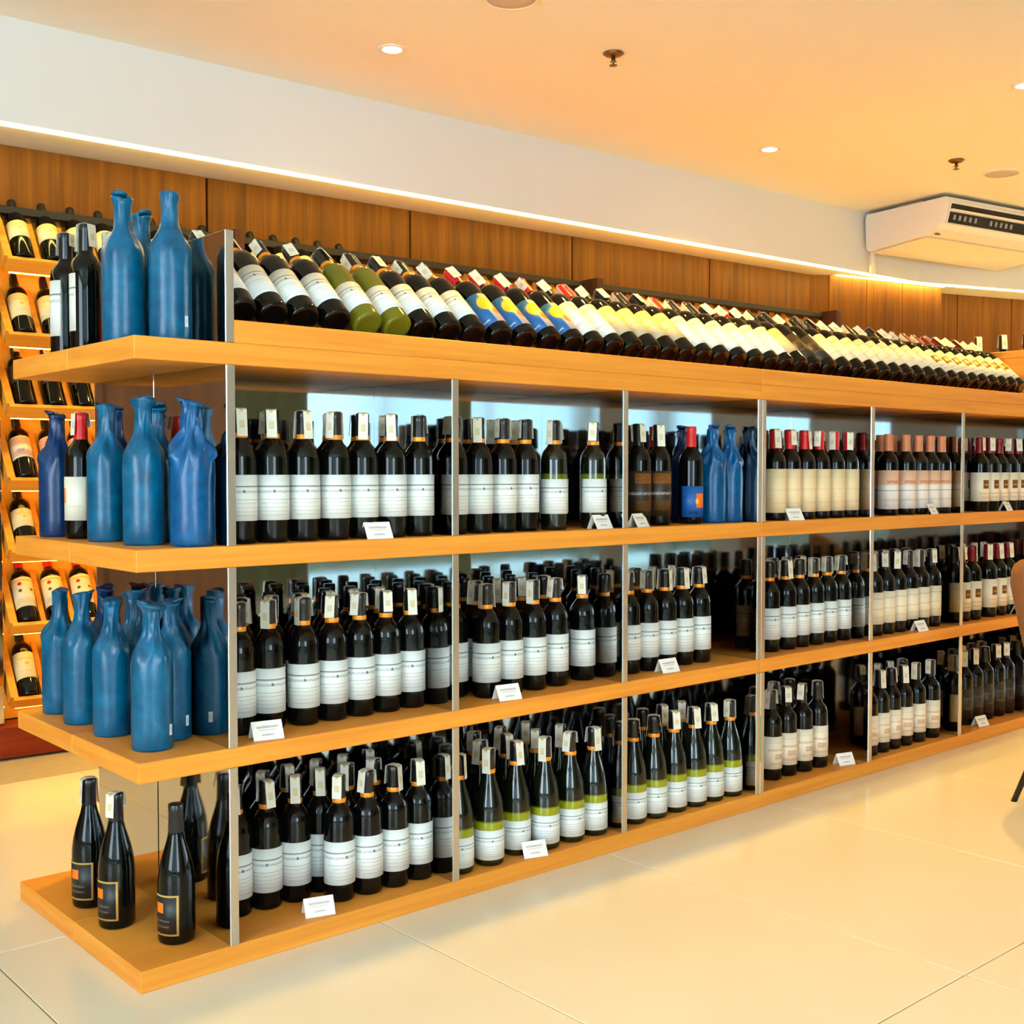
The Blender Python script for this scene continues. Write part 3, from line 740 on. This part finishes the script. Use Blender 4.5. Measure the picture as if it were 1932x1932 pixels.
row('square', 'middle', 6, 'second', line((3.490, 3.574, 3.688, 3.796, 3.882), .162))
# bottom shelf
row('estate', 'bottom', 1, 'front', [(.312, .172), (.392, .170), (.470, .166), (.553, .098), (.633, .094), (.712, .092), (.791, .096)])
row('estate', 'bottom', 1, 'second', [(.345, .252), (.428, .250), (.552, .184), (.632, .182), (.712, .180)])
row('estate', 'bottom', 1, 'third', line((.508, .592, .674, .756), .268))
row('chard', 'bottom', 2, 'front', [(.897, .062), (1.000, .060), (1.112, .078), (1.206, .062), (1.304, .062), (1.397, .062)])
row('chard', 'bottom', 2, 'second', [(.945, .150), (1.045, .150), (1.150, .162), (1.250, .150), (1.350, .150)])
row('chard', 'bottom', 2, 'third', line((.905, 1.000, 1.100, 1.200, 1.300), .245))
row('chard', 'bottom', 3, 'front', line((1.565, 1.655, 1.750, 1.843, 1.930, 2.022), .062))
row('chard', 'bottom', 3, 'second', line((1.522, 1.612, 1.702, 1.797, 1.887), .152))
row('sketch', 'bottom', 4, 'front', line((2.284, 2.372, 2.462, 2.552), .094))
row('sketch', 'bottom', 4, 'second', line((2.240, 2.328, 2.418, 2.508), .180))
row('sketch', 'bottom', 5, 'front', line((2.838, 2.920, 3.003, 3.086, 3.180, 3.288), .070))
row('sketch', 'bottom', 5, 'second', line((2.800, 2.880, 2.962, 3.046, 3.134, 3.230), .158))
row('dark', 'bottom', 6, 'front', line((3.520, 3.610, 3.702, 3.792, 3.886, 3.974), .104))
row('dark', 'bottom', 6, 'second', line((3.566, 3.656, 3.748, 3.840, 3.930), .190))

# ------------------------------------------------------------------ sloping bottles on top
TOPX = [.265, .345, .427, .513, .602, .690, .770, .850, .930, 1.022, 1.110, 1.200, 1.288, 1.368, 1.450, 1.530, 1.608, 1.688, 1.768, 1.848, 1.930, 2.020, 2.108, 2.190, 2.270, 2.350, 2.430, 2.520,
        2.615, 2.700, 2.785, 2.866, 2.946, 3.026, 3.108, 3.192, 3.278, 3.360, 3.441, 3.522, 3.605, 3.686, 3.767, 3.847, 3.922]
TOPK = ['estate'] * 4 + ['t_olive'] * 2 + ['estate'] * 3 + ['sun'] * 4 + ['t_white'] * 2 + ['t_tan'] * 4 + ['t_white'] * 6 + ['t_tan'] * 1 + ['dark'] * 2 + ['t_ivory'] * 9 + ['t_square'] * 8
TOPK += ['t_white'] * (len(TOPX) - len(TOPK))
TILT = R(42)
by, bz = .0345, 1.4440
for i, (x, k) in enumerate(zip(TOPX, TOPK)):
    kk = k
    if k == 't_white' and i in (14, 19, 23): kk = 't_red'
    bottle(kk, (x, by, bz), 0, '%s, %s from left, sloping front row on top' % (KIND[kk][9], ordinal(i + 1)), 'sloping bottles on the top board',
           rot=(Matrix.Rotation(-(math.pi / 2 - TILT), 3, 'X') @ Matrix.Rotation(R(-24), 3, 'Z')).to_euler())
for i in range(45):
    x = .285 + i * .0818
    kk = random.choice(['estate', 't_white', 't_ivory', 't_red', 'dark', 't_tan', 'rack', 't_square'])
    Rm = Matrix.Rotation(math.pi / 2 - TILT, 3, 'X') @ Matrix.Rotation(math.pi, 3, 'Z')
    bottle(kk, (x, D - by, bz), 0, '%s, %s from left, sloping rear row on top' % (KIND[kk][9], ordinal(i + 1)), 'sloping bottles on the rear of the top board', rot=Rm.to_euler())
for (x, y, k, lb) in ((4.16, .345, 't_white', 'black-capped bottle standing leftmost behind the far wooden block'), (4.17, .235, 't_white', 'black-capped bottle standing second behind the far wooden block'), (4.18, .130, 't_white', 'black-capped bottle at the picture edge behind the far wooden block')):
    bottle(k, (x, y, Z['t1'] + .0302), R(-30), lb, 'bottles on the far display block')

# ------------------------------------------------------------------ wrapped bottles
def wrapped_mesh(seed, h, r, mat, wrinkle=1.0, flare=1.0, lean=0.0):
    rnd = random.Random(seed)
    ph = [rnd.uniform(0, 6.28) for _ in range(8)]
    sh = rnd.uniform(.60, .64); k = h / .32
    prof = [(0, .003), (r * .80, .001), (r * .95, .0), (r, .006), (r * 1.005, .05 * k), (r, .10 * k), (r * 1.01, .15 * k), (r, .185 * k), (r * .975, .198 * k), (r * .90, .210 * k), (r * .76, .222 * k), (r * .60, .233 * k),
            (r * .47, .245 * k), (r * .42, .258 * k), (r * .405, .272 * k), (r * .40, .285 * k), (r * .41, .297 * k), (r * .435, .305 * k), (r * .47 * flare, .311 * k), (r * .46 * flare, .316 * k), (r * .36, .319 * k), (r * .2, .320 * k), (0, .318 * k)]
    def wob(rr, z, a):
        t = z / h
        amp = .0001 + wrinkle * (.0027 if .59 < t < .80 else .0010 if t > .8 else .00022)
        tw = 9 * t
        d = amp * (math.sin(5 * a + ph[0] + tw * 1.7) + .7 * math.sin(9 * a + ph[1] - tw * 2.1) + .5 * math.sin(3 * a + ph[2] + tw))
        if t > .95: d += rr * .12 * math.sin(2 * a + ph[3]) * flare
        zz = z + (rr * .22 * math.sin(a + ph[4]) * flare if .955 < t else 0)
        return max(.002, rr + d), zz
    me = lathe_mesh('wrapping', prof, M[mat], 40, wob)
    return me
sticker_m = printed('white_sticker', (236, 236, 240), [(0.2, 0.8, 0.3, 0.7, (190, 190, 196), 't')])
def wrapped(loc, h, r, mat, seed, label, wrinkle=1.0, flare=1.0, sticker=None):
    o = empty('wrapped_bottle', loc, (0, 0, random.uniform(0, 6.28)))
    assert label not in USED; USED[label] = 1
    tag(o, label, 'bottle', 'blue wrapped bottles'); N_BOTTLES[0] += 1
    link('wrapping', wrapped_mesh(seed, h, r, mat, wrinkle, flare), o)
    # the folded tip of the wrapping that sticks out at the mouth
    rnd = random.Random(seed); a = rnd.uniform(0, 6.28); k = h / .32
    rr = r * .45
    V = []
    for s in range(7):
        b_ = a + (s / 6 - .5) * 1.7
        e = .006 + .010 * math.sin(math.pi * s / 6) * flare
        V += [(rr * .9 * math.cos(b_), rr * .9 * math.sin(b_), .310 * k), ((rr + e * .7) * math.cos(b_), (rr + e * .7) * math.sin(b_), .316 * k + e * .5), ((rr * .85 + e * .7) * math.cos(b_), (rr * .85 + e * .7) * math.sin(b_), .3175 * k + e * .5)]
    F = []
    for s in range(6):
        F += [[3 * s, 3 * s + 3, 3 * s + 4, 3 * s + 1], [3 * s + 1, 3 * s + 4, 3 * s + 5, 3 * s + 2], [3 * s + 2, 3 * s + 5, 3 * s + 3, 3 * s]]
    F += [[0, 1, 2], [18, 20, 19]]
    link('wrapping_fold', fix_normals(mesh('wrapping_fold', V, F, M[mat], True)), o)
    if sticker is not None:
        a0 = sticker - o.rotation_euler.z; n = 4; V = []; U = []; F = []
        for s in range(n + 1):
            b_ = a0 + (s / n - .5) * .20
            for q in (r + .0016, r + .0011):
                V += [(q * math.cos(b_), q * math.sin(b_), .032), (q * math.cos(b_), q * math.sin(b_), .056)]; U += [(s / n, 0), (s / n, 1)] 
        for s in range(n):
            i = 4 * s
            F += [[i, i + 4, i + 5, i + 1], [i + 2, i + 3, i + 7, i + 6], [i, i + 2, i + 6, i + 4], [i + 1, i + 5, i + 7, i + 3]]
        F += [[0, 1, 3, 2], [4 * n, 4 * n + 2, 4 * n + 3, 4 * n + 1]]
        link('sticker', mesh('sticker', V, F, sticker_m, False, U), o, label='small white sticker')
    return o
zt, zd, zc = Z['t1'], Z['d1'], Z['c1']
wrapped((.058, .185, zt), .325, .0455, 'wrap', 1, 'blue wrapped bottle on the top end board, at its corner', .6)
wrapped((.142, .275, zt), .312, .0440, 'wrap', 2, 'blue wrapped bottle half hidden between two others on top', .8)
wrapped((.127, .098, zt), .325, .0455, 'wrap', 3, 'blue wrapped bottle on top beside the steel end panel', .6, sticker=R(-70))
wrapped((.154, .058, zd), .318, .0470, 'wrap_royal', 4, 'crumpled royal blue wrapped bottle nearest the steel post, upper end shelf', 2.6, 1.1)
wrapped((.092, .165, zd), .322, .0455, 'wrap', 5, 'teal blue wrapped bottle in the middle, upper end shelf', .7, 1.3)
wrapped((.160, .250, zd), .316, .0430, 'wrap', 6, 'dark blue wrapped bottle behind the teal one, upper end shelf', .8, 1.1)
wrapped((.086, .355, zd), .318, .0450, 'wrap', 7, 'teal blue wrapped bottle right of the red-capped bottle, upper end shelf', .8)
wrapped((.160, .480, zd), .316, .0430, 'wrap_navy', 8, 'navy wrapped bottle behind the red-capped bottle, upper end shelf', .8)
wrapped((.075, .640, zd), .310, .0440, 'wrap_navy', 9, 'navy wrapped bottle at the far left, upper end shelf', 1.2)
wrapped((.085, .118, zc), .322, .0450, 'wrap', 10, 'bright blue wrapped bottle at the front corner, middle end shelf', .8, 1.25, sticker=R(-58))
wrapped((.161, .185, zc), .316, .0440, 'wrap', 11, 'blue wrapped bottle beside the steel panel, middle end shelf', .9, sticker=R(-66))
wrapped((.078, .315, zc), .316, .0450, 'wrap', 12, 'blue wrapped bottle second from front, middle end shelf', 1.0)
wrapped((.160, .385, zc), .322, .0430, 'wrap', 13, 'blue wrapped bottle in the second row, nearest, middle end shelf', 1.0, 1.3)
wrapped((.075, .490, zc), .316, .0450, 'wrap', 14, 'blue wrapped bottle third from front, middle end shelf', 1.0)
wrapped((.160, .560, zc), .318, .0430, 'wrap_navy', 15, 'blue wrapped bottle in the second row, farther, middle end shelf', 1.0, 1.2)
wrapped((.080, .650, zc), .308, .0440, 'wrap', 16, 'blue wrapped bottle farthest left, middle end shelf', 1.0)
wrapped((1.950, .080, zd), .312, .0420, 'wrap_royal', 17, 'blue wrapped bottle right of the orange-square label, upper shelf, third bay', 2.4, .6)
wrapped((2.034, .076, zd), .310, .0410, 'wrap_royal', 18, 'rightmost blue wrapped bottle, upper shelf, third bay', 2.4, .6)
wrapped((1.905, .165, zd), .308, .0410, 'wrap_navy', 19, 'blue wrapped bottle in the second row, upper shelf, third bay', 2.0, .6)
# unwrapped bottles on the end shelves
EG = 'unwrapped bottles on the end shelves'
bottle('plain_end', (.083, .585, zt), R(-95), 'black wine bottle at the far left of the top end board', EG)
bottle('plain_end', (.150, .640, zt), R(-60), 'black wine bottle behind, between the two dark bottles on top', EG)
bottle('plain_end', (.078, .445, zt), R(-115), 'black wine bottle on the top end board left of the wrapped ones', EG)
bottle('plain_end', (.158, .505, zt), R(20), 'black wine bottle second row on the top end board', EG)
bottle('dark_end', (.083, .505, zd), R(-62), 'red-capped wine bottle among the wrapped ones, upper end shelf', EG)
bottle('gold', (.137, .118, Z['b1']), R(-78), 'black gold-framed wine bottle nearest the steel post, bottom end shelf', EG)
bottle('gold', (.072, .292, Z['b1']), R(-78), 'black gold-framed wine bottle in the middle, bottom end shelf', EG, strip=True)
bottle('gold', (.076, .462, Z['b1']), R(-70), 'black gold-framed wine bottle farthest back, bottom end shelf', EG, strip=True)

# ------------------------------------------------------------------ price cards
def card_mesh(w, h):
    t = .0008; a = R(28)
    dy, dz = h * math.sin(a), h * math.cos(a)
    V = [(-w / 2, 0, 0), (w / 2, 0, 0), (w / 2, dy, dz), (-w / 2, dy, dz), (-w / 2, dy + .018, 0), (w / 2, dy + .018, 0),
         (-w / 2, t, 0), (w / 2, t, 0), (w / 2, dy, dz - 2 * t), (-w / 2, dy, dz - 2 * t), (-w / 2, dy + .018 - t, 0), (w / 2, dy + .018 - t, 0)]
    U = [(0, 0), (1, 0), (1, 1), (0, 1), (0, 0), (1, 0)] + [(0, 0)] * 6
    F = [[0, 1, 2, 3], [3, 2, 5, 4], [6, 9, 8, 7], [9, 10, 11, 8], [0, 3, 9, 6], [3, 4, 10, 9], [1, 7, 8, 2], [2, 8, 11, 5], [0, 6, 7, 1], [4, 5, 11, 10]]
    return mesh('price_card', V, F, P['card'], False, U)
cm = card_mesh(.072, .045)
CARDS = [('upper', 1, .620, .012, -5), ('upper', 2, 1.392, .010, 6), ('upper', 3, 1.555, .012, 14), ('upper', 4, 2.300, .004, -8), ('upper', 5, 3.190, .002, 8), ('upper', 6, 3.795, .002, 8),
         ('middle', 1, .318, .020, -10), ('middle', 2, 1.036, .010, -8), ('middle', 3, 1.690, .020, -4), ('middle', 5, 3.118, .004, 0), ('middle', 6, 3.930, .012, 4),
         ('bottom', 1, .452, .022, -16), ('bottom', 2, 1.122, -.0005, -16), ('bottom', 4, 2.640, .022, -16), ('bottom', 6, 3.630, .020, -6)]
for sh, bay, x, y, rz in CARDS:
    y = max(y, .004)
    c = link('price_card', cm, None, (x, y, SH[sh] + .0002), (0, 0, R(rz)))
    tag(c, 'small white price card on the %s shelf of the %s bay' % (sh, ORD[bay]), 'price card', 'price cards on the shelf edges')

# ------------------------------------------------------------------ lit wall rack at the left rear
RK = empty('wall_rack', (.50, 2.305, 0), (0, 0, -math.atan(.0575)))
tag(RK, 'lit wooden wall rack with sloping bottle trays against the teak wall', 'rack')
M['rack_led'] = emit('rack_led', (1.0, 0.56, 0.07), RACK_LED)
M['rack_back'] = plain('rack_back_panel', (244, 176, 34), 0.6, vary=0.04)
RL = 5.2
box('plinth', -.06, RL, -.01, .13, 0, .12, M['plinth'], RK)
box('back_panel', 0, RL, .150, .158, .12, 2.02, M['rack_back'], RK)
box('top_rail', -.03, RL, .105, .150, 2.092, 2.122, M['black'], RK)
box('side_post', -.045, -.020, .03, .10, .12, 2.08, M['steel'], RK, label='polished steel rack post')
for x in (.93, 3.00, 5.05):
    box('upright', x, x + .045, .0, .148, .12, 2.13, M['walnut'], RK, label='dark walnut upright')
TIERS = [1.860, 1.576, 1.303, 1.024, .750, .470, .185]
RT = R(56)
ca, sa = math.cos(RT), math.sin(RT)
KIN = ['rack_low', 'rack', 'rack_dark', 'rack_floral', 'rack_low', 'rack_crest', 'rack']
TN = ['top', 'second', 'third', 'fourth', 'fifth', 'sixth', 'lowest']
rb = .0415
def sl(s, n, zl): # point on the tray: s along the slope, n out of the board
    return (.028 + s * ca - n * sa, zl + .014 + s * sa + n * ca)
for ti, zl in enumerate(TIERS):
    tray = prism('tray', [sl(0, 0, zl), sl(.262, 0, zl), sl(.262, -.010, zl), sl(0, -.010, zl)], 'x', 0, RL if ti == 0 else 2.9, M['oak_rack'], RK)
    xe = RL if ti == 0 else 2.9
    prism('tray_lip', [sl(-.014, -.010, zl), sl(0, -.010, zl), sl(0, .062, zl), sl(-.014, .062, zl)], 'x', 0, xe, M['oak_rack'], RK)
    n = 45 if ti == 0 else 25
    npieces = int(xe / .112)
    for k in range(npieces + 1):
        x = .010 + k * .112
        if x + .02 > xe or (ti > 0 and x > 2.2): break
        if k == 0: prism('tray_side', [sl(0, 0, zl), sl(.255, 0, zl), sl(.255, .030, zl), sl(0, .062, zl)], 'x', -.010, .018, M['oak_rack'], RK)
        else: prism('tray_bar', [sl(0, 0, zl), sl(.255, 0, zl), sl(.255, .022, zl), sl(0, .040, zl)], 'x', x - .010, x + .010, M['oak_rack'], RK)
    # light strip below the front lip, washing the panel behind
    p = sl(-.014, -.010, zl)
    box('led_strip', .02, xe - .02, p[0] + .006, p[0] + .018, zl - .006, zl - .0015, M['rack_led'], RK, b=.001)
inv = RK.matrix_basis if False else None
Rz = Matrix.Rotation(-math.atan(.0575), 4, 'Z')
for ti, zl in enumerate(TIERS):
    cnt = {0: 14}.get(ti, 6)
    for k in range(cnt):
        x = .066 + k * .112
        if .88 < x < 1.02 or 2.96 < x < 3.09: continue
        y, z = sl(.003, rb, zl)
        w = Vector((.50, 2.305, 0)) + (Rz @ Vector((x, y, z)))
        Rm = Rz.to_3x3() @ Matrix.Rotation(-(math.pi / 2 - RT), 3, 'X')
        kk = KIN[ti]
        bottle(kk, w, 0, '%s, %s from left, %s tier, lit wall rack' % (KIND[kk][9], ordinal(k + 1), TN[ti]), 'bottles in the lit wall rack', rot=Rm.to_euler(), strip=(ti == 2))

# ------------------------------------------------------------------ chair at the right edge
ch = empty('chair', (3.025, -.705, 0), (0, 0, R(-86)))
tag(ch, 'taupe fabric tub chair with black splayed legs, cut by right picture edge', 'chair')
def shell():
    V = []; F = []; n = 20; rows = 9
    for layer in (0, 1):
        for i in range(n + 1):
            a = R(-115 + 230 * i / n)
            ed = abs(i / n - .5) * 2
            top = .83 - .22 * ed ** 2.2
            for j in range(rows + 1):
                t = j / rows
                z = .38 + (top - .38) * t
                r = .21 + .085 * t ** .8 - .035 * layer
                if t > .92 and layer == 0: r -= .012
                V.append((r * 1.05 * math.sin(a), -r * math.cos(a) * .95, z - (.006 if t == 1 and layer else 0)))
    m = (n + 1) * (rows + 1)
    def ix(l, i, j): return l * m + i * (rows + 1) + j
    for i in range(n):
        for j in range(rows):
            F += [[ix(0, i, j), ix(0, i + 1, j), ix(0, i + 1, j + 1), ix(0, i, j + 1)], [ix(1, i, j), ix(1, i, j + 1), ix(1, i + 1, j + 1), ix(1, i + 1, j)]]
        F += [[ix(0, i, rows), ix(0, i + 1, rows), ix(1, i + 1, rows), ix(1, i, rows)], [ix(0, i, 0), ix(1, i, 0), ix(1, i + 1, 0), ix(0, i + 1, 0)]]
    for j in range(rows):
        F += [[ix(0, 0, j), ix(0, 0, j + 1), ix(1, 0, j + 1), ix(1, 0, j)], [ix(0, n, j), ix(1, n, j), ix(1, n, j + 1), ix(0, n, j + 1)]]
    return fix_normals(mesh('backrest', V, F, M['fabric'], True))
link('backrest', shell(), ch)
link('seat', lathe_mesh('seat', [(0, .37), (.18, .37), (.225, .385), (.235, .41), (.228, .44), (.20, .462), (0, .468)], M['fabric'], 32), ch)
link('seat_frame', lathe_mesh('seat_frame', [(0, .350), (.16, .350), (.17, .355), (.17, .368), (0, .368)], M['black'], 24), ch)
def leg(x, y):
    V = []; F = []
    top = Vector((x * .5, y * .5, .356)); bot = Vector((x, y, 0)); d = (bot - top)
    for t, r in ((0, .014), (1, .010)):
        c = top + d * t
        for s in range(10):
            a = 2 * math.pi * s / 10; V.append((c.x + r * math.cos(a), c.y + r * math.sin(a), c.z))
    F = [[s, (s + 1) % 10, 10 + (s + 1) % 10, 10 + s] for s in range(10)] + [list(range(10)), list(range(10, 20))]
    return fix_normals(mesh('leg', V, F, M['black'], True))
for sx in (-1, 1):
    for sy in (-1, 1): link('leg', leg(.212 * sx, .212 * sy), ch)
